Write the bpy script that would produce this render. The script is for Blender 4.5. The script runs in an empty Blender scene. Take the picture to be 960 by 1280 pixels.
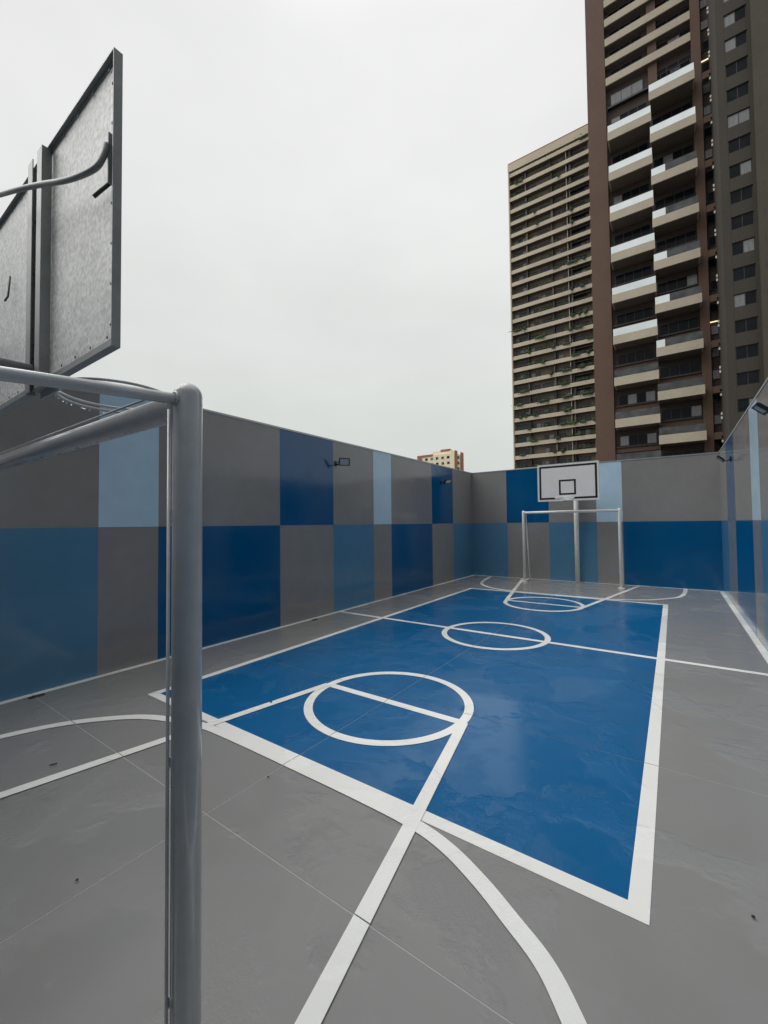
import bpy, bmesh, math, random
from mathutils import Vector, Matrix
random.seed(7)
C = bpy.context.scene.collection
sc = bpy.context.scene
R = math.radians

# ------------------------------------------------------------------ camera
cam_d = bpy.data.cameras.new("camera")
cam = bpy.data.objects.new("camera", cam_d); C.objects.link(cam); sc.camera = cam
yaw, pitch, roll = 0.609857, 0.0295246, -0.0107228
cy, sy = math.cos(yaw), math.sin(yaw)
fw = Vector((-sy*math.cos(pitch), cy*math.cos(pitch), math.sin(pitch)))
r0 = Vector((cy, sy, 0)); u0 = r0.cross(fw)
rt = math.cos(roll)*r0 + math.sin(roll)*u0
up = -math.sin(roll)*r0 + math.cos(roll)*u0
cam.matrix_world = Matrix(((rt.x, up.x, -fw.x, 0), (rt.y, up.y, -fw.y, 0), (rt.z, up.z, -fw.z, 1.65), (0, 0, 0, 1)))
cam_d.sensor_fit = 'VERTICAL'; cam_d.sensor_height = 24.0; cam_d.sensor_width = 18.0
cam_d.lens = 516.884/1280*24.0
cam_d.clip_start = 0.02; cam_d.clip_end = 5000
sc.render.resolution_x, sc.render.resolution_y = 768, 1024

# ------------------------------------------------------------------ world, sun, exposure
SUN_EL, SUN_AZ = R(54), R(-122)          # azimuth clockwise from +Y
w = bpy.data.worlds.new("World"); sc.world = w; w.use_nodes = True
nt = w.node_tree; nt.nodes.clear()
def N(t, **k):
    n = nt.nodes.new(t)
    for a, b in k.items(): setattr(n, a, b)
    return n
out = N('ShaderNodeOutputWorld'); mix = N('ShaderNodeMixShader')
sky = N('ShaderNodeTexSky', sky_type='NISHITA', sun_disc=False)
sky.sun_elevation = SUN_EL; sky.sun_rotation = SUN_AZ; sky.dust_density = 3
b1 = N('ShaderNodeBackground'); b1.inputs[1].default_value = 0.1
b2 = N('ShaderNodeBackground'); b2.inputs[1].default_value = .93
tc = N('ShaderNodeTexCoord'); sep = N('ShaderNodeSeparateXYZ')
ramp = N('ShaderNodeValToRGB'); el = ramp.color_ramp.elements
el[0].position = 0.0; el[0].color = (.62, .655, .625, 1)
el[1].position = 1.0; el[1].color = (1.25, 1.25, 1.24, 1)
e = el.new(.22); e.color = (.68, .71, .68, 1)
e = el.new(.5); e.color = (.78, .79, .775, 1)
e = el.new(.78); e.color = (.875, .88, .87, 1)
noi = N('ShaderNodeTexNoise'); noi.inputs['Scale'].default_value = 1.6; noi.inputs['Detail'].default_value = 4
mp = N('ShaderNodeMapping'); mp.inputs['Scale'].default_value = (1, 1, 2.2)
mr = N('ShaderNodeMapRange'); mr.inputs[1].default_value = .3; mr.inputs[2].default_value = .7
mr.inputs[3].default_value = .90; mr.inputs[4].default_value = 1.05
mul = N('ShaderNodeVectorMath', operation='SCALE')
L = nt.links.new
L(tc.outputs['Generated'], sep.inputs[0]); L(sep.outputs['Z'], ramp.inputs[0])
L(tc.outputs['Generated'], mp.inputs[0]); L(mp.outputs[0], noi.inputs['Vector'])
L(noi.outputs['Fac'], mr.inputs[0]); L(ramp.outputs[0], mul.inputs[0]); L(mr.outputs[0], mul.inputs['Scale'])
L(mul.outputs[0], b2.inputs[0]); L(sky.outputs[0], b1.inputs[0])
mix.inputs[0].default_value = 0.96
L(b1.outputs[0], mix.inputs[1]); L(b2.outputs[0], mix.inputs[2]); L(mix.outputs[0], out.inputs[0])

sd = bpy.data.lights.new("sun", 'SUN'); sd.energy = 1.55; sd.angle = R(60); sd.color = (1.0, .985, .95)
sun = bpy.data.objects.new("sun", sd); C.objects.link(sun)
sv = Vector((math.sin(SUN_AZ)*math.cos(SUN_EL), math.cos(SUN_AZ)*math.cos(SUN_EL), math.sin(SUN_EL)))
sun.rotation_euler = sv.to_track_quat('Z', 'Y').to_euler(); sun.location = (0, 0, 60)
vs = sc.view_settings
vs.view_transform = 'Standard'; vs.look = 'None'; vs.exposure = 0.17; vs.gamma = 1; vs.use_curve_mapping = False

# ------------------------------------------------------------------ materials
def mat(name, col, rough=.5, metal=0, var=.0, vscale=3, bump=0, bscale=20, bdist=.002, spec=.5, stretch=None,
        coat=0, coat_r=.05, rvar=0, rscale=2, grain=0, gscale=150, bump2=0, b2scale=2, b2dist=.01):
    m = bpy.data.materials.new(name); m.use_nodes = True
    t = m.node_tree; P = t.nodes['Principled BSDF']
    def n(k, **kw):
        x = t.nodes.new(k)
        for a, b in kw.items(): setattr(x, a, b)
        return x
    P.inputs['Base Color'].default_value = (*col, 1); P.inputs['Roughness'].default_value = rough
    P.inputs['Metallic'].default_value = metal; P.inputs['Specular IOR Level'].default_value = spec
    P.inputs['Coat Weight'].default_value = coat; P.inputs['Coat Roughness'].default_value = coat_r
    g = n('ShaderNodeNewGeometry'); src = g.outputs['Position']
    if stretch:
        q = n('ShaderNodeMapping'); q.inputs['Scale'].default_value = stretch
        t.links.new(src, q.inputs[0]); src = q.outputs[0]
    def noise(s, d=4, r=.55, src_=None):
        x = n('ShaderNodeTexNoise'); x.inputs['Scale'].default_value = s; x.inputs['Detail'].default_value = d
        x.inputs['Roughness'].default_value = r; t.links.new(src_ or src, x.inputs['Vector']); return x.outputs['Fac']
    def rng(f, lo, hi, a=.3, b=.7):
        x = n('ShaderNodeMapRange'); x.inputs[1].default_value = a; x.inputs[2].default_value = b
        x.inputs[3].default_value = lo; x.inputs[4].default_value = hi; t.links.new(f, x.inputs[0]); return x.outputs[0]
    if var or grain:
        f = rng(noise(vscale), 1-var, 1+var)
        if grain:
            f2 = rng(noise(gscale, 2), 1-grain, 1+grain)
            mm = n('ShaderNodeMath', operation='MULTIPLY'); t.links.new(f, mm.inputs[0]); t.links.new(f2, mm.inputs[1]); f = mm.outputs[0]
        v = n('ShaderNodeVectorMath', operation='SCALE'); v.inputs[0].default_value = col
        t.links.new(f, v.inputs['Scale']); t.links.new(v.outputs[0], P.inputs['Base Color'])
    if rvar: t.links.new(rng(noise(rscale, 5), max(0.02, rough-rvar), rough+rvar), P.inputs['Roughness'])
    last = None
    for s, sc_, d in ((bump2, b2scale, b2dist), (bump, bscale, bdist)):
        if s:
            b = n('ShaderNodeBump'); b.inputs['Strength'].default_value = s; b.inputs['Distance'].default_value = d
            t.links.new(noise(sc_, 3), b.inputs['Height'])
            if last: t.links.new(last, b.inputs['Normal'])
            last = b.outputs[0]
    if last:
        t.links.new(last, P.inputs['Normal']); t.links.new(last, P.inputs['Coat Normal'])
    return m

def wet(name, col, spec_r=.10, var=.07):
    """painted concrete under a thin film of rain: troweled ridges show in patches, puddles lie smooth between"""
    m = bpy.data.materials.new(name); m.use_nodes = True
    t = m.node_tree; P = t.nodes['Principled BSDF']; lk = t.links.new
    def n(k, **kw):
        x = t.nodes.new(k)
        for a, b in kw.items(): setattr(x, a, b)
        return x
    def noise(s, d=4, r=.55, dist=0, src=None):
        x = n('ShaderNodeTexNoise'); x.inputs['Scale'].default_value = s; x.inputs['Detail'].default_value = d
        x.inputs['Roughness'].default_value = r; x.inputs['Distortion'].default_value = dist
        lk(src or g, x.inputs['Vector']); return x.outputs['Fac']
    def rng(f, lo, hi, a=.3, b=.7, sm=False):
        x = n('ShaderNodeMapRange')
        if sm: x.interpolation_type = 'SMOOTHSTEP'
        x.inputs[1].default_value = a; x.inputs[2].default_value = b
        x.inputs[3].default_value = lo; x.inputs[4].default_value = hi; lk(f, x.inputs[0]); return x.outputs[0]
    def mth(op, a, b):
        x = n('ShaderNodeMath', operation=op)
        for i, q in enumerate((a, b)):
            if isinstance(q, (int, float)): x.inputs[i].default_value = q
            else: lk(q, x.inputs[i])
        return x.outputs[0]
    g = n('ShaderNodeNewGeometry').outputs['Position']
    puddle = rng(noise(.9, 6, .6, .4), 0, 1, .45, .50, True)        # 1 = standing film, smooth
    f = mth('MULTIPLY', rng(noise(.8, 3), 1-var*.6, 1+var*.6), rng(noise(420, 2), .96, 1.04))
    f = mth('MULTIPLY', f, rng(puddle, 1.02, .96, 0, 1))
    v = n('ShaderNodeVectorMath', operation='SCALE'); v.inputs[0].default_value = col
    lk(f, v.inputs['Scale']); lk(v.outputs[0], P.inputs['Base Color'])
    P.inputs['Roughness'].default_value = .45
    P.inputs['Specular IOR Level'].default_value = .08
    P.inputs['Coat Weight'].default_value = 1; P.inputs['Coat IOR'].default_value = 1.38
    lk(rng(puddle, spec_r, .035, 0, 1), P.inputs['Coat Roughness'])
    rid = noise(42, 2, .5, 2.4); fine = noise(110, 2, .5, 1.2)
    h = mth('ADD', mth('MULTIPLY', rid, 1.0), mth('MULTIPLY', fine, .75))
    patch = rng(noise(1.5, 4, .6, .3), .15, 1, .45, .6, True)
    h = mth('MULTIPLY', h, mth('MULTIPLY', patch, rng(puddle, 1, .12, 0, 1)))
    b0 = n('ShaderNodeBump'); b0.inputs['Strength'].default_value = .35; b0.inputs['Distance'].default_value = .0015
    lk(noise(2.2, 3), b0.inputs['Height'])
    b = n('ShaderNodeBump'); b.inputs['Strength'].default_value = 1.0; b.inputs['Distance'].default_value = .016
    lk(h, b.inputs['Height']); lk(b0.outputs[0], b.inputs['Normal'])
    lk(b0.outputs[0], P.inputs['Normal']); lk(b.outputs[0], P.inputs['Coat Normal'])
    return m

GREY, LIGHT, MID, DARK = (.235, .232, .23), (.44, .61, .74), (.08, .205, .335), (.0, .080, .215)
wallkw = dict(rough=.13, var=.055, vscale=.9, grain=.03, gscale=6, bump=.12, bscale=55, bdist=.002, rvar=.05, rscale=3, bump2=.25, b2scale=2.2, b2dist=.006, spec=.55)
M = dict(
    wall_grey=mat('wall_grey', GREY, **wallkw), wall_light=mat('wall_light', LIGHT, **wallkw),
    wall_mid=mat('wall_mid', MID, **wallkw), wall_dark=mat('wall_dark', DARK, **wallkw),
    floor_grey=wet('floor_grey', (.255, .256, .25)), floor_blue=wet('floor_blue', (.0, .108, .285)),
    line_white=wet('line_white', (.88, .88, .85), .25, .04),
    joint=mat('joint', (.42, .43, .43), .5, var=.1, vscale=30),
    coping=mat('coping', (.42, .44, .45), .35, .6, var=.08, vscale=6, bump=.1, bscale=15),
    goal_near=mat('goal_paint', (.52, .53, .545), .28, var=.06, vscale=18, bump=.12, bscale=120, bdist=.0008, coat=.6, coat_r=.08, grain=.05, gscale=300),
    goal_white=mat('goal_white', (.85, .85, .82), .3, var=.06, vscale=9, coat=.4, coat_r=.1),
    board_back=mat('board_galvanised', (.74, .75, .74), .5, .1, var=.10, vscale=4, grain=.26, gscale=62, bump=.15, bscale=60, bdist=.001),
    board_white=mat('board_white', (.72, .72, .70), .35, var=.03, vscale=4),
    line_black=mat('line_black', (.012, .012, .013), .4, var=.1, vscale=30),
    steel=mat('steel_grey', (.31, .325, .325), .42, .2, var=.10, vscale=12, grain=.08, gscale=200, bump=.1, bscale=90, bdist=.001),
    steel_dark=mat('steel_dark', (.07, .075, .075), .45, .3, var=.1, vscale=12),
    pole=mat('pole_paint', (.78, .77, .72), .35, var=.06, vscale=7),
    black=mat('black_plastic', (.015, .015, .016), .4, var=.1, vscale=40),
    lens=mat('lamp_glass', (.62, .62, .58), .12, var=.05, vscale=30, coat=1, coat_r=.03),
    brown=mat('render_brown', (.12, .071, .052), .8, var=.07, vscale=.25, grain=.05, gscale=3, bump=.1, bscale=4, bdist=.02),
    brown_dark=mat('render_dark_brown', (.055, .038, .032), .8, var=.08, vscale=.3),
    olive=mat('render_olive', (.052, .045, .037), .85, var=.07, vscale=.2, grain=.06, gscale=2.5),
    olive_light=mat('render_taupe', (.068, .060, .045), .85, var=.07, vscale=.25, grain=.06, gscale=2.5),
    tan=mat('concrete_tan', (.47, .41, .32), .8, var=.08, vscale=.4, grain=.05, gscale=4),
    tan_far=mat('concrete_cream', (.60, .53, .41), .8, var=.10, vscale=.25, grain=.05, gscale=3),
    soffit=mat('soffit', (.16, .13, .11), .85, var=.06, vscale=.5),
    glass_far=mat('window_glass_far', (.03, .034, .042), .2, var=.5, vscale=.5, spec=.4),
    beige=mat('recess_beige', (.21, .175, .14), .85, var=.25, vscale=.35),
    frame=mat('window_frame', (.03, .028, .028), .5, var=.1, vscale=2),
    glass=mat('window_glass', (.010, .012, .016), .12, var=.4, vscale=.5, spec=.10),
    curtain=mat('curtain_pane', (.17, .17, .18), .25, var=.25, vscale=1.5, stretch=(4, 4, .3), coat=.5),
    mirror=mat('reflective_glass', (.70, .74, .745), .05, 1.0, var=.05, vscale=.7),
    dark_reflection=mat('rail_glass_dark_reflection', (.055, .058, .06), .10, .2, var=.6, vscale=.9, spec=.6),  # same rail glass, with the dark reflection of buildings put into its colour
    daylight=mat('daylight_white', (.75, .75, .68), .5, var=.1, vscale=3),  # daylight showing through lattice openings, painted as plain white
    cream=mat('far_cream', (.80, .72, .54), .85, var=.06, vscale=.3),
    brick=mat('far_brick', (.36, .14, .09), .85, var=.12, vscale=.4),
    ground=mat('city_ground', (.13, .13, .12), .9, var=.2, vscale=.05, grain=.1, gscale=2),
    leaf=mat('leaf_green', (.035, .075, .025), .6, var=.35, vscale=.8),
    debris=mat('debris_dark', (.03, .027, .022), .6, var=.3, vscale=60),
    drain=mat('drain_steel', (.02, .022, .022), .4, .4, var=.2, vscale=60),
)
def emit(name, col, s):
    m = bpy.data.materials.new(name); m.use_nodes = True; P = m.node_tree.nodes['Principled BSDF']
    P.inputs['Base Color'].default_value = (.6, .5, .3, 1)
    P.inputs['Emission Color'].default_value = (*col, 1); P.inputs['Emission Strength'].default_value = s; return m
M['lit'] = emit('lit_strip', (1, .78, .42), 1.1)
mw = bpy.data.materials.new('water'); mw.use_nodes = True
_p = mw.node_tree.nodes['Principled BSDF']; _p.inputs['Transmission Weight'].default_value = 1
_p.inputs['IOR'].default_value = 1.33; _p.inputs['Roughness'].default_value = .0; M['water'] = mw

# ------------------------------------------------------------------ helpers
def V(*a): return Vector(a)
def box(bm, x0, x1, y0, y1, z0, z1):
    vs_ = [bm.verts.new(p) for p in ((x0,y0,z0),(x1,y0,z0),(x1,y1,z0),(x0,y1,z0),(x0,y0,z1),(x1,y0,z1),(x1,y1,z1),(x0,y1,z1))]
    for f in ((3,2,1,0),(4,5,6,7),(0,1,5,4),(1,2,6,5),(2,3,7,6),(3,0,4,7)): bm.faces.new([vs_[i] for i in f])
def tube(bm, pts, r, seg=16, cap=True, closed=False, smooth=True):
    pts = [Vector(p) for p in pts]; n = len(pts); rings = []
    rad = r if isinstance(r, (list, tuple)) else [r]*n
    prev = None
    for i, p in enumerate(pts):
        if closed: d = pts[(i+1) % n]-pts[i-1]
        else: d = pts[min(i+1, n-1)]-pts[max(i-1, 0)]
        d.normalize()
        if prev is None:
            a = Vector((0, 0, 1)) if abs(d.z) < .9 else Vector((1, 0, 0))
            u = d.cross(a).normalized()
        else:
            u = (prev - d*prev.dot(d)).normalized()
        prev = u; v = d.cross(u)
        rings.append([bm.verts.new(p+(u*math.cos(2*math.pi*k/seg)+v*math.sin(2*math.pi*k/seg))*rad[i]) for k in range(seg)])
    m = n if closed else n-1
    for i in range(m):
        A, B = rings[i], rings[(i+1) % n]
        for k in range(seg):
            f = bm.faces.new((A[k], A[(k+1) % seg], B[(k+1) % seg], B[k])); f.smooth = smooth
    if cap and not closed:
        bm.faces.new(rings[0][::-1]); bm.faces.new(rings[-1])
def mesh_of(name, fn):
    bm = bmesh.new(); fn(bm); bmesh.ops.recalc_face_normals(bm, faces=bm.faces)
    me = bpy.data.meshes.new(name); bm.to_mesh(me); bm.free(); return me
def link(name, me, m, parent=None, loc=(0, 0, 0), kind=None, label=None, rot=None):
    if m is not None and not me.materials: me.materials.append(M[m])
    o = bpy.data.objects.new(name, me); C.objects.link(o); o.location = loc
    if rot: o.rotation_euler = rot
    if parent: o.parent = parent
    if kind: o['kind'] = kind
    if label: o['label'] = label
    return o
def part(name, m, parent, fn, **k):            # fn builds in world coordinates
    me = mesh_of(name, fn)
    p = parent
    off = Vector((0, 0, 0))
    while p is not None: off += Vector(p.location); p = p.parent
    if off.length: me.transform(Matrix.Translation(-off))
    return link(name, me, m, parent, **k)
def bx(name, m, parent, *c, bevel=0, **k):
    def f(bm):
        box(bm, *c)
        if bevel: bmesh.ops.bevel(bm, geom=bm.edges[:], offset=bevel, segments=2, affect='EDGES', profile=.6)
    return part(name, m, parent, f, **k)
def thing(name, label, cat, loc=(0, 0, 0), group=None):
    o = bpy.data.objects.new(name, None); C.objects.link(o); o.location = loc; o.empty_display_size = .2
    o['label'] = label; o['category'] = cat
    if group: o['group'] = group
    return o
def tag(o, label, cat, group=None):
    o['label'] = label; o['category'] = cat
    if group: o['group'] = group
    return o

# ------------------------------------------------------------------ ground and court floor
XL, XR, YB, YN, HT = -5.28, 0.93, 12.505, -0.52, 3.26
JY = [1.39, 3.37, 5.36, 7.36, 9.36, 11.36]; JX = -2.24; G = .0027
gnd = bx('ground', 'ground', None, -1500, 1500, -1500, 2500, -1.2, -.25, kind='structure')
floor = bx('floor', 'joint', None, XL-.3, XR+.3, YN-.3, YB+.3, -.24, -.0011, kind='structure')
ys = [YN] + JY + [YB]; xs = [XL, JX, XR]
for i in range(2):
    for j in range(len(ys)-1):
        x0 = xs[i]+(G if i else 0); x1 = xs[i+1]-(G if i == 0 else 0)
        y0 = ys[j]+(G if j else 0); y1 = ys[j+1]-(G if j < len(ys)-2 else 0)
        me = mesh_of('concrete_slab', lambda bm: box(bm, x0, x1, y0, y1, -.0010, 0))
        link('concrete_slab', me, 'floor_grey', floor)
def clip(bm):
    for ax, cs in ((1, JY), (0, [JX])):
        for c in cs:
            for s in (-G, G):
                co = [0, 0, 0]; no = [0, 0, 0]; co[ax] = c+s; no[ax] = 1
                bmesh.ops.bisect_plane(bm, geom=bm.verts[:]+bm.edges[:]+bm.faces[:], plane_co=co, plane_no=no, dist=1e-6)
            kill = [f for f in bm.faces if abs(f.calc_center_median()[ax]-c) < G]
            bmesh.ops.delete(bm, geom=kill, context='FACES')
def sheet(name, m, polys, z, label=None):
    def f(bm):
        for p in polys: bm.faces.new([bm.verts.new((x, y, z)) for x, y in p])
        clip(bm)
        for f_ in bm.faces:
            f_.normal_update()
            if f_.normal.z < 0: f_.normal_flip()
        # a coat of paint has a thickness: side walls down to the slab
        r = bmesh.ops.extrude_face_region(bm, geom=bm.faces[:])
        for v in [g for g in r['geom'] if isinstance(g, bmesh.types.BMVert)]: v.co.z -= .0009
    me = bpy.data.meshes.new(name); bm = bmesh.new(); f(bm); bmesh.ops.recalc_face_normals(bm, faces=bm.faces); bm.to_mesh(me); bm.free()
    return link(name, me, m, floor, label=label)
def strip(pts, w=.08, closed=False):
    P_ = [Vector(p) for p in pts]; n = len(P_); Lf, Rt = [], []
    for i in range(n):
        d = (P_[(i+1) % n]-P_[i-1]) if closed else (P_[min(i+1, n-1)]-P_[max(i-1, 0)])
        d.normalize(); nn = Vector((-d.y, d.x)); Lf.append(P_[i]+nn*w/2); Rt.append(P_[i]-nn*w/2)
    m = n if closed else n-1
    return [[tuple(Rt[i]), tuple(Rt[(i+1) % n]), tuple(Lf[(i+1) % n]), tuple(Lf[i])] for i in range(m)]
def rect(x0, x1, y0, y1): return [(x0, y0), (x1, y0), (x1, y1), (x0, y1)]
bL, bR, bN, bF, vM, cx = -4.284, -.122, 2.033, 9.945, 5.985, -2.211
W = .082
sheet('blue_court_paint', 'floor_blue', [rect(bL+.02, bR-.02, bN+.02, bF-.02)], .0012, label='blue painted middle of the court')
sheet('sideline', 'line_white', [rect(bL, bL+W, bN, bF)], .0024)
sheet('sideline', 'line_white', [rect(bR-W, bR, bN, bF)], .0024)
sheet('end_line', 'line_white', [rect(bL+W, bR-W, bN, bN+W)], .0024)
sheet('end_line', 'line_white', [rect(bL+W, bR-W, bF-W, bF)], .0024)
sheet('halfway_line', 'line_white', [rect(XL+.08, XR-.08, vM-W/2, vM+W/2)], .0036)
sheet('wall_line', 'line_white', [rect(XL+.002, XL+.08, YN, YB)], .0024)
sheet('wall_line', 'line_white', [rect(XR-.082, XR-.002, YN, YB)], .0024)
sheet('wall_line', 'line_white', [rect(XL+.08, XR-.082, YB-.07, YB-.002)], .0024)
sheet('wall_line', 'line_white', [rect(XL+.08, XR-.082, YN+.002, YN+.07)], .0024)
def circ(y): return strip([(cx+.735*math.cos(2*math.pi*k/96), y+.735*math.sin(2*math.pi*k/96)) for k in range(96)], W*.97, True)
for y, nm in ((vM, 'centre_circle'), (3.205, 'key_circle'), (11.97-3.205, 'key_circle')):
    sheet(nm, 'line_white', circ(y), .0048)
def spline(p, n=10):
    o = []
    for i in range(len(p)-1):
        a, b, c, d = (Vector(p[max(i-1, 0)]), Vector(p[i]), Vector(p[i+1]), Vector(p[min(i+2, len(p)-1)]))
        for k in range(n):
            t = k/n; o.append(.5*((2*b)+(c-a)*t+(2*a-5*b+4*c-d)*t*t+(3*b-a-3*c+d)*t**3))
    o.append(Vector(p[-1])); return o
arc = [(-4.66, -.5), (-4.58, .1), (-4.49, .6), (-4.39, .99), (-4.25, 1.31), (-4.04, 1.575), (-3.80, 1.775), (-3.50, 1.90), (-3.2, 1.975),
       (-2.8, 1.995), (-2.2, 2.0), (-1.6, 2.0), (-1.22, 1.985), (-.985, 1.935), (-.77, 1.84), (-.59, 1.735), (-.44, 1.64), (-.325, 1.52),
       (-.13, 1.27), (.06, .95), (.15, .5), (.19, 0), (.2, -.5)]
for mir in (0, 1):
    fy = (lambda y: 11.97-y) if mir else (lambda y: y)
    sheet('goal_area_arc', 'line_white', strip([(p[0], fy(p[1])) for p in spline(arc, 6)], W), .0060)
    for s in (-1, 1):
        sheet('key_line', 'line_white', strip([(cx+s*1.47, fy(YN+.05)), (cx+s*.75, fy(3.2))]), .0072)
    sheet('free_throw_line', 'line_white', [rect(cx-.70, cx+.70, fy(3.205)-W/2, fy(3.205)+W/2)], .0036)

# ------------------------------------------------------------------ perimeter walls with painted colour blocks
Bz = 1.65
def wall(axis, face, sgn, a0, a1, blocks, label, corner=0):
    """axis 'x': wall plane X = face, inside towards sgn; runs a0..a1 along the other axis"""
    t = .22
    f0, f1 = (face-t, face) if sgn > 0 else (face, face+t)
    def cc(d0, d1, lo, hi, z0, z1): return (d0, d1, lo, hi, z0, z1) if axis == 'x' else (lo, hi, d0, d1, z0, z1)
    base = cc((f0+f1)/2, (f0+f1)/2, (a0+a1)/2, (a0+a1)/2, 0, 0)
    root = thing('court_wall', label, 'wall', (base[0], base[2], 0))
    bx('wall_body', 'wall_grey', root, *cc(f0, f1, a0, a1, -.23, HT))
    e_ = .0016
    for lo, hi, row, c in blocks:
        z0, z1 = (0.002, Bz) if row == 0 else (Bz+.0005, HT-.002)
        d0, d1 = (face, face+e_) if sgn > 0 else (face-e_, face)
        bx('painted_block', 'wall_'+c, root, *cc(d0, d1, lo, hi, z0, z1))
    ov = .008
    bx('coping', 'coping', root, *cc(f0-ov, f1+ov, a0 - (ov if corner else 0), a1+(ov if corner else 0), HT+.001, HT+.014), bevel=.002)
    bx('coping_lip', 'coping', root, *cc((f1+.003 if sgn > 0 else f0-ov), (f1+ov if sgn > 0 else f0-.003), a0, a1, HT-.014, HT))
    return root
side = [(-.52, 1.966, 0, 'mid'), (2.625, 4.58, 0, 'dark'), (5.88, 7.17, 0, 'mid'), (7.85, 9.80, 0, 'dark'), (11.08, YB-.002, 0, 'mid'),
        (1.966, 2.625, 1, 'light'), (4.58, 5.88, 1, 'dark'), (7.17, 7.85, 1, 'light'), (9.80, 11.08, 1, 'dark')]
wall('x', XL, 1, YN-.22, YB+.22, side, 'long left side wall with two small floodlights and grey, navy and pale blue painted blocks')
wall('x', XR, -1, YN-.22, YB+.22, side, 'bright glossy right side wall seen at a steep angle below the dark tower')
wall('y', YB, -1, XL, XR, [(XL+.002, -4.15, 0, 'mid'), (-2.935, -1.70, 0, 'mid'), (-1.085, XR-.002, 0, 'dark'),
     (-4.16, -2.935, 1, 'dark'), (-1.70, -1.085, 1, 'light')], 'end wall of painted blocks behind the far goal and backboard')
wall('y', YN, 1, XL, XR, [(XL+.002, -3.9, 0, 'mid'), (-2.6, -1.3, 0, 'dark'), (-.6, XR-.002, 0, 'mid'), (-3.9, -2.6, 1, 'dark'), (-.6, .2, 1, 'light')],
     'end wall behind the near goal, at the back of the viewer')

# ------------------------------------------------------------------ goals
def dome_post(bm, x, y, r, top, z0=0.0):
    pts = [(x, y, z0)] + [(x, y, top-r+r*math.sin(a)*.999) for a in [k*math.pi/2/6 for k in range(7)]]
    rr = [r] + [max(r*math.cos(k*math.pi/2/6), .0008) for k in range(7)]
    tube(bm, pts, rr, 32)
def goal(yf, back, top, m, label, reach, rail):
    """yf front plane, back = direction (+1/-1) of the net side"""
    x0, x1 = -3.46, -1.095 if back > 0 else -1.1
    root = thing('football_goal', label, 'goal', ((x0+x1)/2, yf, 0))
    zc = top-.055
    for x in (x0, x1):
        part('post', m, root, lambda bm: dome_post(bm, x, yf, .0375 if rail else .036, top+.004, .001))
        s = 1 if x == x0 else -1
        zb = zc+(.008 if back < 0 else 0)
        pts = [(x, yf+back*.02, zb), (x, yf+back*(reach*.5), zb-.018), (x, yf+back*reach, zb-.04)]
        pts += [(x, yf+back*(reach+.03), zb-.06)] + [(x, yf+back*(reach+.03+(.5-reach if back > 0 else .42)*t), (zb-.06)*(1-t)+.02*t) for t in (.5, 1)]
        part('side_brace', m, root, lambda bm: tube(bm, pts, .0148, 16))
        part('ground_bar', m, root, lambda bm: tube(bm, [(x, yf+back*.03, .02), (x, pts[-1][1], .02)], .016, 12))
        part('base_plate', m, root, lambda bm: box(bm, x-.07, x+.07, yf-.07, yf+.07, .0005, .008))
    part('crossbar', m, root, lambda bm: tube(bm, [(x0+.02, yf, zc), ((x0+x1)/2, yf, zc+.004), (x1-.02, yf, zc)], .037 if rail else .034, 32))
    for x, q in ((x0, 1), (x1, -1)):
        part('weld', m, root, lambda bm: tube(bm, [(x+q*(.0395+.0015*math.sin(k*2.3)), yf+.0372*math.cos(k*math.pi/16), zc+.0372*math.sin(k*math.pi/16)) for k in range(32)], .004, 6, closed=True))
        part('weld', m, root, lambda bm: tube(bm, [(x+.016*math.cos(k*math.pi/10), yf+back*.038, zc+(.008 if back < 0 else 0)+.016*math.sin(k*math.pi/10)) for k in range(20)], .0035, 6, closed=True))
    if rail:
        for x in (x0, x1):
            s = -1 if x == x1 else 1
            part('net_rail', m, root, lambda bm: tube(bm, [(x+s*.0225, yf+back*.041, .01), (x+s*.0225, yf+back*.041, zc-.02)], .0045, 10))
            part('net_rail', m, root, lambda bm: tube(bm, [(x+s*.016, yf+back*.033, .01), (x+s*.016, yf+back*.033, zc-.045)], .0022, 8))
            for z in (1.68, 1.02, .4):
                part('rail_tab', m, root, lambda bm: box(bm, x+s*.012-.010, x+s*.012+.010, yf+back*.028-.009, yf+back*.028+.009, z-.014, z+.014))
        part('net_rail', m, root, lambda bm: tube(bm, [(x0+.03, yf-.036, zc+.035), (x1-.06, yf-.036, zc+.035)], .0035, 8))
    return root
g_near = goal(.626, -1, 2.045, 'goal_near', 'grey steel goal frame close up at the left, wet with drops', .42, True)
g_far = goal(11.81, 1, 1.985, 'goal_white', 'small white goal frame in front of the far end wall', .21, False)

# raindrops hanging under and lying on the near goal
def drops(bm):
    rnd = random.Random(3)
    def drop(p, r, sz=1.25):
        m4 = Matrix.Translation(p) @ Matrix.Diagonal((1, 1, sz, 1))
        bmesh.ops.create_icosphere(bm, subdivisions=2, radius=r, matrix=m4)
    for k in range(46):      # under the slanting top bar
        t = rnd.random()**.8; y = .60-.40*t; zc_ = 1.998-(.018*t)
        drop(Vector((-1.1+rnd.uniform(-.004, .004), y, zc_-.0152)), rnd.choice((.0014, .002, .0028, .0036)))
    for k in range(70):      # under the crossbar
        drop(Vector((-1.15-1.7*rnd.random(), .626+rnd.uniform(-.012, .004), 1.992-.037)), rnd.choice((.0012, .0018, .0026, .0032)))
    for k in range(90):      # beads on the post
        a = rnd.uniform(R(200), R(420)); z = 1.1+.92*rnd.random()**.7
        drop(Vector((-1.1+.0375*math.cos(a), .626+.0375*math.sin(a), z)), rnd.choice((.0006, .0008, .0011, .0015)), 1.1)
dr = part('water_droplets', 'water', g_near, drops, kind='stuff')
for p_ in dr.data.polygons: p_.use_smooth = True

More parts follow.
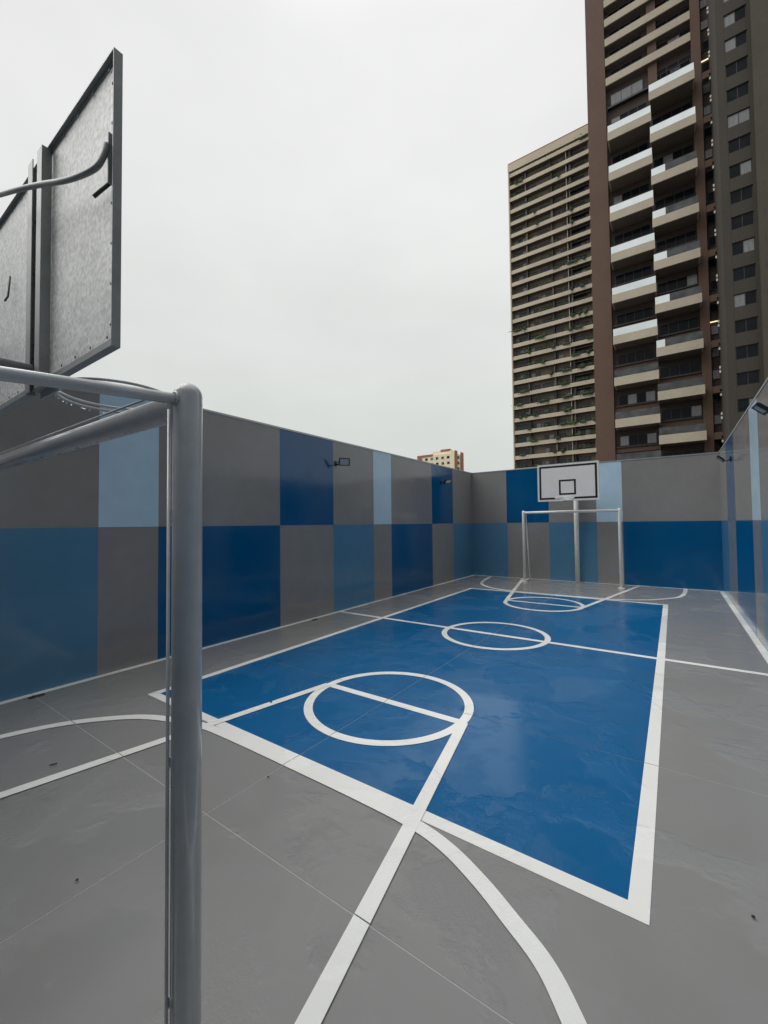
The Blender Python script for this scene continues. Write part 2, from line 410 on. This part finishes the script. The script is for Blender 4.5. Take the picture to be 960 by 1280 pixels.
# ------------------------------------------------------------------ basketball hoops
def hoop(near):
    s = 1 if near else -1                         # s: direction the board faces (+Y for the near one)
    yb = .60 if near else 11.44                   # plane of the playing face
    x0, x1 = (-2.93, -1.462) if near else (-2.955, -1.475)
    z0, z1 = (2.236, 3.215) if near else (2.205, 3.178)
    xc = -2.15 if near else -2.215
    px, py = (-2.2, -.40) if near else (-2.185, 12.37)
    root = thing('basketball_hoop', 'back of a galvanised backboard towering over the near goal at upper left' if near
                 else 'white backboard with black outline and rim above the far goal', 'basketball hoop', (px, py, 0))
    f = lambda a, b: (min(a, b), max(a, b))
    ya, yb2 = f(yb, yb-s*.006)
    bx('panel', 'board_white', root, x0+.004, x1-.004, ya, yb2, z0+.004, z1-.004)
    ya, yb2 = f(yb-s*.0065, yb-s*.009)
    bx('back_sheet', 'board_back', root, x0+.005, x1-.005, ya, yb2, z0+.005, z1-.005)
    # angle iron frame round the back edge
    d0, d1 = f(yb+s*.001, yb-s*.026)
    for c in ((x0-.004, x0, z0-.004, z1+.004), (x1, x1+.004, z0-.004, z1+.004), (x0, x1, z0-.004, z0), (x0, x1, z1, z1+.004)):
        bx('edge_frame', 'steel' if near else 'board_white', root, c[0], c[1], d0, d1, c[2], c[3])
    g0, g1 = f(yb-s*.0095, yb-s*.0125)
    fl = .032
    for c in ((x0, x0+fl, z0, z1), (x1-fl, x1, z0, z1), (x0+fl, x1-fl, z0, z0+fl), (x0+fl, x1-fl, z1-.012, z1)):
        bx('frame_flange', 'steel', root, c[0], c[1], g0, g1, c[2], c[3])
    # painted border and target square on the playing face
    p0, p1 = f(yb+s*.0003, yb+s*.0016)
    def ring(nm, a0, a1, c0, c1, t):
        def fn(bm):
            for q in ((a0, a1, c0, c0+t), (a0, a1, c1-t, c1), (a0, a0+t, c0+t, c1-t), (a1-t, a1, c0+t, c1-t)):
                box(bm, q[0], q[1], p0, p1, q[2], q[3])
        part(nm, 'line_black', root, fn)
    ring('border_line', x0+.045, x1-.045, z0+.045, z1-.045, .05)
    mx = (x0+x1)/2
    ring('target_square', mx-.205, mx+.205, z0+.155, z0+.55, .045)
    # two upright angle irons up the back
    for q in (-1, 1):
        xa = xc+q*(.047 if near else .058)
        def fn(bm):
            y0_, y1_ = f(yb-s*.012, yb-s*.046)
            box(bm, *f(xa+q*.034, xa+q*.038), y0_, y1_, z0-.02, z1-.005)
            y2_, y3_ = f(yb-s*.0425, yb-s*.046)
            box(bm, *f(xa-q*.018, xa+q*.0335), y2_, y3_, z0-.02, z1-.005)
        part('upright_angle', 'steel', root, fn)
    for z in (2.36, 2.42, 2.72, 2.95):
        for q in (-1, 1):
            part('bolt', 'steel_dark', root, lambda bm: tube(bm, [(xc+q*.036, yb-s*.010, z), (xc+q*.036, yb-s*.034, z)], .006, 8, smooth=False))
    def rivets(bm):
        n = 11
        for k in range(n):
            for zz in (z1-.022, z0+.042):
                x = x0+.06+(x1-x0-.12)*k/(n-1)
                box(bm, x-.003, x+.003, *f(yb-s*.0125, yb-s*.015), zz-.004, zz+.004)
        for k in range(7):
            for xx in (x0+.038, x1-.038):
                z = z0+.08+(z1-z0-.16)*k/6
                box(bm, xx-.003, xx+.003, *f(yb-s*.0095, yb-s*.014), z-.003, z+.003)
    part('rivets', 'steel_dark', root, rivets, kind='stuff')
    # pole, upper arms
    pr = .06
    part('pole', 'pole', root, lambda bm: tube(bm, [(px, py, .002), (px, py, 1.5), (px, py, 3.0)], pr, 28))
    part('base_plate', 'steel', root, lambda bm: box(bm, px-.11, px+.11, py-.11, py+.11, .0005, .012))
    for z in ((2.30,) if near else (2.36, 2.95)):
        part('arm', 'steel' if near else 'pole', root, lambda bm: tube(bm, [(px, py+s*.05, z), ((px+xc)/2, (py+yb)/2, z), (xc, yb-s*.047, z)], .022, 14))
    # bent stay pipes that tie the board ends to the pole
    base = [(-1.383, .553, 2.816), (-1.386, .545, 2.776), (-1.402, .532, 2.740), (-1.459, .515, 2.733), (-1.57, .5, 2.759),
            (-1.74, .485, 2.82), (-1.92, .465, 2.876), (-2.161, .45, 2.958)]
    if near:
        base = [(a*1.078, b*1.03, 1.65+(c-1.65)*1.078) for a, b, c in base]
        c1 = base+[(-2.46, .43, 3.10), (-2.46, .3, 3.08), (-2.3, 0, 3.0), (-2.2, -.34, 2.95)]
        part('stay_pipe', 'steel', root, lambda bm: tube(bm, spline([Vector(p) for p in c1], 6), .0095, 12))
        part('stay_bracket', 'steel', root, lambda bm: box(bm, -1.496, -1.488, .572, .587, 2.78, 2.95))
        part('stay_bracket', 'steel_dark', root, lambda bm: tube(bm, [(-1.50, .583, 2.79), (-1.54, .55, 2.74)], .006, 8))
        c2 = [(-2.90, .56, 2.60), (-2.86, .5, 2.62), (-2.6, .3, 2.66), (-2.3, 0, 2.7), (-2.2, -.36, 2.7)]
        part('stay_pipe', 'steel', root, lambda bm: tube(bm, spline([Vector(p) for p in c2], 6), .0125, 12))
        part('wire_hook', 'steel_dark', root, lambda bm: tube(bm, [(-2.58, .578, 2.86), (-2.58, .572, 2.76), (-2.6, .565, 2.74), (-2.62, .57, 2.76)], .004, 6))
    # rim: two stacked rods and a mounting plate
    rx, ry, rz = (-2.11, .862, 2.262) if near else (mx, yb-.36, 2.275)
    rr_ = .232 if near else .225
    for dz, r_ in ((0, rr_), (-.022, rr_-.004)):
        part('rim', 'goal_near' if near else 'goal_white', root, lambda bm: tube(bm, [(rx+r_*math.cos(2*math.pi*k/64), ry+r_*math.sin(2*math.pi*k/64), rz+dz) for k in range(64)], .0062, 12, closed=True))
    def arms(bm):
        tube(bm, [(rx-.08, yb+s*.004, rz-.01), (rx-.12, ry-s*(rr_*.83), rz-.011)], .009, 8)
        tube(bm, [(rx+.08, yb+s*.004, rz-.01), (rx+.12, ry-s*(rr_*.83), rz-.011)], .009, 8)
        y0_, y1_ = f(yb+s*.002, yb+s*.008); box(bm, rx-.11, rx+.11, y0_, y1_, rz-.06, rz+.06)
    part('rim_bracket', 'goal_near' if near else 'goal_white', root, arms)
    def hooks(bm):
        for k in range(12):
            a = 2*math.pi*(k+.3)/12
            tube(bm, [(rx+(rr_-.002)*math.cos(a+.03*j), ry+(rr_-.002)*math.sin(a+.03*j), rz-.028-(.014 if j == 0 else 0)) for j in (-1, 0, 1)], .0022, 6)
    part('net_hooks', 'goal_near' if near else 'goal_white', root, hooks, kind='stuff')
    if near:
        def d2(bm):
            rnd = random.Random(5)
            for k in range(40):
                a = rnd.uniform(0, 6.28)
                bmesh.ops.create_icosphere(bm, subdivisions=2, radius=rnd.choice((.0022, .003, .004)), matrix=Matrix.Translation((rx+rr_*math.cos(a), ry+rr_*math.sin(a), rz-.032)))
        o = part('water_droplets', 'water', root, d2, kind='stuff')
        for p_ in o.data.polygons: p_.use_smooth = True
hoop(True); hoop(False)

# ------------------------------------------------------------------ floodlights on the side walls
def flood(wx, y, z, sgn, label, out_, tilt, turn):
    root = thing('floodlight', label, 'floodlight', (wx, y, z), 'floodlights on the side walls')
    hx = wx+sgn*out_
    part('wall_bracket', 'black', root, lambda bm: box(bm, *sorted((wx+sgn*.0025, wx+sgn*.022)), y-.03, y+.03, z-.045, z+.045))
    part('arm', 'black', root, lambda bm: tube(bm, [(wx+sgn*.02, y, z-.01), (wx+sgn*out_*.55, y, z-.035), (hx, y, z+.0)], .011, 10))
    def loc(fn):
        me = mesh_of('x', fn); return me
    rot = Matrix.Rotation(turn, 4, 'Z') @ Matrix.Rotation(sgn*tilt, 4, 'Y')
    def put(name, m, fn, par=root):
        me = mesh_of(name, fn); me.transform(Matrix.Translation((hx-wx+sgn*.02, 0, .02)) @ rot); return link(name, me, m, root)
    hw, hh = (.10, .075) if sgn > 0 else (.085, .07)
    def shell(bm):
        box(bm, -.012, .012, -hw, hw, -hh, hh); bmesh.ops.bevel(bm, geom=bm.edges[:], offset=.004, segments=2, affect='EDGES')
        for k in range(7): box(bm, -sgn*.012-.008, -sgn*.012+.008, -hw*.8+k*hw*.266-.003, -hw*.8+k*hw*.266+.003, -hh*.8, hh*.8)
    put('housing', 'black', shell)
    def rim_(bm):
        for a in ((-hw, hw, -hh, -hh+.014), (-hw, hw, hh-.014, hh), (-hw, -hw+.014, -hh+.014, hh-.014), (hw-.014, hw, -hh+.014, hh-.014)):
            box(bm, *sorted((sgn*.0125, sgn*.021)), *a)
    put('bezel', 'black', rim_)
    put('lens', 'lens', lambda bm: box(bm, *sorted((sgn*.0125, sgn*.016)), -hw+.015, hw-.015, -hh+.015, hh-.015))
    put('yoke', 'black', lambda bm: (box(bm, -.02, .008, -hw-.007, -hw-.001, -.07, .015), box(bm, -.02, .008, hw+.001, hw+.007, -.07, .015), box(bm, -.02, .008, -hw-.007, hw+.007, -.078, -.0705)))
flood(XL, 5.95, 2.82, 1, 'floodlight on the left wall where a navy block meets grey, nearer of the two there', .20, R(28), R(-40))
flood(XL, 10.35, 2.80, 1, 'floodlight on the small navy block near the far end of the left wall', .20, R(50), R(-25))
flood(XR, 5.98, 2.84, -1, 'floodlight high on the right wall, cut by the right edge of the photo', .10, R(48), R(4))
flood(XR, 10.2, 2.82, -1, 'tiny floodlight on the right wall beside the far corner', .13, R(45), R(0))

# ------------------------------------------------------------------ drains and debris on the floor
for i, (x, y, lb) in enumerate(((-5.155, 1.40, 'dark drain slot at the foot of the left wall, left of the goal post'),
                   (-5.165, 5.25, 'small dark drain slot at the left wall foot before the halfway line'),
                   (-5.165, 9.22, 'small dark drain slot at the left wall foot below the far navy block'))):
    r_ = thing('floor_drain', lb, 'drain', (x, y, 0))
    part('grate_frame', 'drain', r_, lambda bm: [box(bm, *c, .0042, .0066) for c in ((x-.03, x+.03, y-.06, y-.052), (x-.03, x+.03, y+.052, y+.06), (x-.03, x-.023, y-.0515, y+.0515), (x+.023, x+.03, y-.0515, y+.0515))])
    part('grate', 'drain', r_, lambda bm: [box(bm, x-.022, x+.022, y-.05+k*.0165, y-.05+k*.0165+.007, .0042, .006) for k in range(7)])
def chip(name, cat, x, y, L_, wd, ang, lb):
    def fn(bm):
        n = 7; rnd = random.Random(int(abs(x*1000)))
        top, bot = [], []
        for k in range(n):
            a = 2*math.pi*k/n; r1 = 1+rnd.uniform(-.25, .25)
            px_, py_ = L_/2*math.cos(a)*r1, wd/2*math.sin(a)*r1
            X = x+px_*math.cos(ang)-py_*math.sin(ang); Y = y+px_*math.sin(ang)+py_*math.cos(ang)
            top.append(bm.verts.new((X, Y, .0105+rnd.uniform(0, .003)))); bot.append(bm.verts.new((X, Y, .0076)))
        bm.faces.new(top); bm.faces.new(bot[::-1])
        for k in range(n): bm.faces.new((bot[k], bot[(k+1) % n], top[(k+1) % n], top[k]))
    o = part(name, 'debris', None, fn); tag(o, lb, cat)
chip('twig', 'twig', -3.57, 1.07, .055, .010, 1.2, 'dark bit of twig on the grey floor inside the near goal arc, far left')
chip('pebble', 'pebble', -3.105, 2.58, .022, .018, .3, 'small dark pebble on the left key line in the blue')
chip('pebble', 'pebble', -2.32, .79, .012, .010, .8, 'tiny dark pebble on bare grey floor left of the near post')
chip('pebble', 'pebble', .23, 2.31, .012, .010, .2, 'tiny dark pebble on the grey strip right of the blue court')
chip('leaf_scrap', 'leaf', -2.21, 1.81, .014, .010, .5, 'tiny dark scrap beside the joint just before the blue court')

# ------------------------------------------------------------------ brown residential tower
def shared(fn, m, name):
    me = mesh_of(name, fn); me.materials.append(M[m]); return me
def window_meshes(w_, h_, npan, d=.10, gl='glass'):
    fr = .06
    def F(bm):
        box(bm, 0, w_, 0, d, 0, fr); box(bm, 0, w_, 0, d, h_-fr, h_)
        for k in range(npan+1):
            x = (w_-fr)*k/npan; box(bm, x, x+fr, .003, d-.003, fr, h_-fr)
    fm = shared(F, 'frame', 'window')
    pw = (w_-fr)/npan-fr
    pm = [shared(lambda bm: box(bm, 0, pw, .05, .07, fr+.001, h_-fr-.001), m, 'pane') for m in (gl, 'curtain')]
    return fm, pm, pw, fr
def put_window(parent, wm, x, y, z, npan, w_, pc=.2, rnd=random):
    fm, pm, pw, fr = wm
    o = link('window', fm, None, parent, (x-parent.location.x, y-parent.location.y, z-parent.location.z))
    for k in range(npan):
        xx = fr+(w_-fr)*k/npan
        link('pane', pm[1 if rnd.random() < pc else 0], None, o, (xx+.001, 0, 0))
    return o
T = thing('residential_tower', 'very tall dark brown apartment tower with jutting cream balconies at upper right', 'tower', (0, 80, 0))
TOP = 108
bx('left_pier', 'brown', T, -9.3, -6.78, 69.9, 92, -.2, TOP, label='plain brown render strip at the left edge')
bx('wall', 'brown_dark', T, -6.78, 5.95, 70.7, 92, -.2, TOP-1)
bx('right_pier', 'brown', T, 3.68, 4.72, 69.8, 70.69, -.2, TOP)
bx('centre_pier', 'brown', T, -1.35, -.25, 70.2, 70.69, 61.5, TOP-1.5)
bx('grey_wing', 'olive', T, 5.62, 8.72, 62.25, 91, -.2, TOP+2, label='dark grey-brown wing with one window a floor')
bx('wing_pier', 'olive', T, 5.62, 6.40, 62.0, 62.248, -.2, TOP+2)
bx('wing_pier', 'olive', T, 8.44, 8.72, 62.0, 62.248, -.2, TOP+2)
bx('side_wing', 'olive_light', T, 8.73, 20, 61.0, 90, -.2, TOP+2)
rt_ = random.Random(11)
wmL = window_meshes(4.6, 1.5, 4); wmD = window_meshes(4.9, 2.35, 4); wmR = window_meshes(1.0, 1.3, 1); wmG = window_meshes(2.0, 1.5, 2)
wmS = window_meshes(4.2, 1.75, 3)
def balcony(x0, x1, z, glass, split=None):
    b = part('balcony', 'tan', T, lambda bm: (box(bm, x0, x1, 68.0, 68.16, z, z+1.22), box(bm, x0, x0+.16, 68.16, 70.6, z, z+1.22), box(bm, x1-.16, x1, 68.16, 70.6, z, z+1.22)))
    def sub(nm, m, fn):
        me = mesh_of(nm, fn); me.transform(Matrix.Translation((0, -80, 0))); link(nm, me, m, b)
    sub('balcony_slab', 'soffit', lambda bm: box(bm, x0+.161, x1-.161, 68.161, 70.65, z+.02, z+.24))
    if split is None:
        sub('glass_rail', glass, lambda bm: box(bm, x0+.04, x1-.04, 68.05, 68.08, z+1.23, z+2.25))
    else:
        xm = x0+(x1-x0)*split
        sub('glass_rail', 'mirror', lambda bm: box(bm, x0+.04, xm-.01, 68.05, 68.08, z+1.23, z+2.25))
        sub('glass_rail', 'dark_reflection', lambda bm: box(bm, xm+.01, x1-.04, 68.05, 68.08, z+1.23, z+2.25))  # rest of the rail: dark reflection set by material
    sub('hand_rail', 'frame', lambda bm: box(bm, x0+.02, x1-.02, 68.03, 68.10, z+2.255, z+2.30))
for k in range(-2, 8):
    z = 15.22+6.095*k
    balcony(-6.5, -1.08, z, 'mirror' if k >= 2 else 'dark_reflection')
    put_window(T, wmD, -6.3, 70.58, z+.3, 4, 4.9, .12, rt_)
    put_window(T, wmL, -6.2, 70.58, z+3.75, 4, 4.6, .12, rt_)
    bx('sill_ledge', 'frame', T, -6.6, -1.2, 70.15, 70.69, z+3.45, z+3.62)
    bx('spandrel', 'brown', T, -6.7, -1.1, 70.4, 70.69, z+2.75, z+3.44)
for k in range(-1, 9):
    z = 12.19+6.08*k
    balcony(-1.30, 3.87, z, 'dark_reflection' if k < 3 else 'mirror', {3: .33, 4: .30, 5: .30, 6: .32, 2: .2}.get(k))
    put_window(T, wmD, -1.1, 70.58, z+.3, 4, 4.9, .1, rt_) if False else put_window(T, wmL, -1.0, 70.58, z+.5, 4, 4.6, .1, rt_)
    put_window(T, wmL, -1.0, 70.58, z+3.75, 4, 4.6, .12, rt_)
    bx('sill_ledge', 'frame', T, -1.05, 3.67, 70.15, 70.69, z+3.45, z+3.62)
    bx('spandrel', 'brown', T, -1.05, 3.67, 70.4, 70.69, z+2.75, z+3.44)
    bx('tie_beam', 'brown', T, 4.725, 5.615, 69.0, 69.8, z+.1, z+1.0)
for k in range(14):
    z = 67.95+3.09*k
    b = bx('balcony_band', 'tan', T, -6.72, 3.66, 69.75, 69.9, z, z+1.15)
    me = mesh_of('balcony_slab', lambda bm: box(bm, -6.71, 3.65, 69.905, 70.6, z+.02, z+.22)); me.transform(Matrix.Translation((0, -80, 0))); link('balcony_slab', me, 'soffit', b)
    put_window(T, wmS, -6.2, 70.58, z+.8, 3, 4.2, .2, rt_); put_window(T, wmS, -.6+.3, 70.58, z+.8, 3, 4.2, .2, rt_)
put_window(T, wmS, -6.2, 70.58, 65.2, 3, 4.2, .9, rt_); put_window(T, wmS, -.5, 70.58, 65.0, 3, 4.2, .2, rt_)
bx('sill_ledge', 'frame', T, -6.6, -1.36, 70.15, 70.69, 64.6, 64.8)
for k in range(0, 33):
    z = 5.4+3.04*k
    put_window(T, wmR, 4.85, 70.58, z, 1, 1.0, .3, rt_)
    bx('daylight_patch', 'daylight', T, 5.46, 5.615, 69.0, 69.15, z+.9, z+1.22)  # white panels stand in for daylight seen through the lattice
    bx('daylight_patch', 'daylight', T, 5.46, 5.615, 69.0, 69.15, z+.35, z+.67)
for z in (28.3, 64.6): bx('lit_strip', 'lit', T, 4.75, 5.55, 70.4, 70.48, z, z+.13)
zt = 36.9
spm = shared(lambda bm: box(bm, 0, 2.02, .003, .245, 0, 1.535), 'olive', 'wing_spandrel')
for k in range(-9, 22):
    z = zt+3.05*k-1.5
    put_window(T, wmG, 6.42, 62.12, z, 2, 2.0, .38, rt_)
    link('wing_spandrel', spm, None, T, (6.41, 62.0-80, z+1.505))
    bx('slit', 'frame', T, 9.12, 9.22, 60.985, 60.999, z+.2, z+.9)

# ------------------------------------------------------------------ far tower with planted balconies
F_ = thing('residential_tower', 'distant slab tower with thin cream balcony bands and many plants, left of the brown tower', 'tower', (-16, 105, 0))
bx('wall', 'beige', F_, -30.3, -2, 98.05, 116, -.2, 84.9)
bx('left_edge', 'tan_far', F_, -30.3, -30.05, 96.7, 98.04, -.2, 85.4)
bx('roof_parapet', 'tan_far', F_, -30.35, -2, 96.7, 116, 85.45, 87.3)
bx('roof_coping', 'brick', F_, -30.3, -2.1, 96.75, 96.9, 87.305, 87.6)
for x in (-17.6, -17.0): bx('divider', 'tan_far', F_, x, x+.12, 97.2, 98.04, 0, 85.4) if x < -17.5 else None
rd = random.Random(4)
for i_ in range(29):
    z_ = 16.4-2.945*5+2.945*i_
    for x_ in (-26.6, -20.95, -16.9-.12, -13.1):
        bx('partition', rd.choice(('frame', 'brown_dark', 'beige')), F_, x_, x_+rd.uniform(.12, .5), 97.25, 98.04, z_+.21, z_+2.93)
wA = window_meshes(3.0, 1.75, 3, .08, 'glass_far'); wB = window_meshes(2.1, 1.6, 2, .08, 'glass_far')
rf = random.Random(21)
leafme = {}
def plant_mesh(seed, wd, hh):
    rnd = random.Random(seed)
    def fn(bm):
        for k in range(70):
            x = rnd.gauss(0, wd*.4); z = rnd.gauss(.1, hh*.38); y = rnd.gauss(0, .18)
            a = rnd.uniform(0, 6.28); b_ = rnd.uniform(-.8, .8); l_ = rnd.uniform(.12, .26)
            d = Vector((math.cos(a)*math.cos(b_), math.sin(a)*math.cos(b_), math.sin(b_)))*l_
            s_ = d.cross(Vector((rnd.random(), rnd.random(), rnd.random()+.2))).normalized()*l_*.35
            p = Vector((x, y, z))
            bm.faces.new([bm.verts.new(q) for q in (p, p+d*.5+s_, p+d, p+d*.5-s_)])
        box(bm, -wd*.3, wd*.3, -.12, .12, -.12, .1)
        bmesh.ops.create_icosphere(bm, subdivisions=2, radius=1, matrix=Matrix.Translation((0, 0, .12)) @ Matrix.Diagonal((wd*.42, .2, hh*.3, 1)))
    me = mesh_of('balcony_plant', fn); me.materials.append(M['leaf']); return me
pms = [plant_mesh(s, *d) for s, d in ((1, (.9, .8)), (2, (1.5, .7)), (3, (.7, 1.2)), (4, (2.2, .6)))]
zs = [16.4-2.945*5+2.945*k for k in range(29)]
for i, z in enumerate(zs):
    b = bx('balcony_band', 'tan_far', F_, -30.04, -2, 96.85, 97.0, z, z+.88)
    me = mesh_of('balcony_slab', lambda bm: box(bm, -30.04, -2, 97.005, 98.0, z+.02, z+.2)); me.transform(Matrix.Translation((16, -105, 0))); link('balcony_slab', me, 'soffit', b)
    me = mesh_of('hand_rail', lambda bm: box(bm, -30.0, -2.1, 96.9, 96.94, z+1.22, z+1.26)); me.transform(Matrix.Translation((16, -105, 0))); link('hand_rail', me, 'frame', b)
    for x, wm, ww in ((-29.6, wA, 3.0), (-26.3, wB, 2.1), (-23.6, wB, 2.1), (-21.2, wB, 2.1), (-18.7, wB, 2.1), (-17.0, wA, 3.0), (-12.9, wA, 3.0)):
        if wm is wB and rf.random() < .25: continue
        put_window(F_, wm, x+rf.uniform(-.1, .1), 97.93, z+.62, 3 if wm is wA else 2, ww, .2, rf)
    if rf.random() < .6: bx('awning', 'frame', F_, -17.3, -12.5, 97.2, 97.9, z+2.35, z+2.45)
spots = []
for i, z in enumerate(zs):
    low = i < 16
    for k in range(rf.choice((6, 8, 9)) if low else rf.choice((1, 2, 4))):
        spots.append((rf.uniform(-29.6, -12.8), z))
for k in range(4): spots.append((-28.5+k*.6, zs[8]))
for i, (x, z) in enumerate(spots):
    q = rf.randrange(4)
    o = bpy.data.objects.new('balcony_plant', pms[q]); C.objects.link(o)
    front = rf.random() < .5
    o.location = (x, 96.78 if front else 97.3, z+(.85 if front else 1.15)); o.scale = [rf.uniform(.9, 1.5)]*3
    o.rotation_euler = (0, 0, rf.uniform(-.3, .3))
    lv = 'lowest' if i < 0 else ('lower' if z < 30 else 'middle' if z < 58 else 'upper')
    side_ = 'left end of distant tower' if x < -24.5 else ('middle of distant tower' if x < -18 else 'right end of distant tower')
    tag(o, '%s green plant %s a cream band, %s floors, %s' % (('round', 'bushy', 'tall narrow', 'long low')[q],
        'spilling over' if front else 'standing behind', lv, side_), 'plant', 'plants on the balconies of the distant tower')

# ------------------------------------------------------------------ small block far behind the corner
S = thing('apartment_block', 'small cream and brick apartment block far off behind the corner of the walls', 'building', (-104, 205, 0))
bx('wall', 'cream', S, -116, -94, 200, 211, -.2, 39.0)
bx('brick_edge', 'brick', S, -116.6, -113.4, 199.9, 205, -.2, 39.6)
bx('roof_beam', 'brick', S, -113.3, -107, 199.85, 201, 38.4, 39.6)
bx('roof_box', 'cream', S, -108, -97, 202, 208, 39.05, 41.2)
bx('roof_top', 'brick', S, -103, -97.5, 201.9, 204, 40.6, 41.9)
bx('brick_edge', 'brick', S, -93.95, -93.6, 200.2, 203.2, -.2, 40.4)
bx('brick_edge', 'brick', S, -93.95, -93.6, 207.5, 211, -.2, 40.4)
wS = window_meshes(1.5, 1.3, 2, .06)
for k in range(8):
    z = 37-3.0*k
    for x in (-111.5, -108.2, -104.9, -101.6, -98.3): put_window(S, wS, x, 199.93, z-.6, 2, 1.5, .4, rf)
    bx('window', 'frame', S, -93.97, -93.9, 204, 206.2, z-.6, z+.9)

# ------------------------------------------------------------------ neighbouring blocks beside and behind the court (mirrored in the paint and the glass)
def neighbour(x0, x1, y0, y1, h, label, win_faces):
    t = thing('neighbouring_block', label, 'building', ((x0+x1)/2, (y0+y1)/2, 0))
    bx('wall', 'olive', t, x0, x1, y0, y1, -.2, h)
    bx('roof_parapet', 'tan', t, x0-.1, x1+.1, y0-.1, y1+.1, h+.01, h+.8)
    def fn(bm):
        for f_ in win_faces:
            if f_ == 'w':
                y = y0+2
                while y < y1-2:
                    z = 2.2
                    while z < h-2: box(bm, x0-.06, x0-.005, y, y+1.8, z, z+1.4); z += 3.05
                    y += 3.6
            else:
                x = x0+2
                while x < x1-2:
                    z = 2.2
                    while z < h-2: box(bm, x, x+1.8, y1+.005, y1+.06, z, z+1.4); z += 3.05
                    x += 3.6
    part('windows', 'glass', t, fn, kind='stuff')
neighbour(9.0, 26, -26, 11.0, 15.5, 'dark neighbouring block rising beyond the right side wall', 'wn')
neighbour(-16, 8.5, -30, -12, 12.5, 'lower neighbouring block behind the near end of the court', 'n')
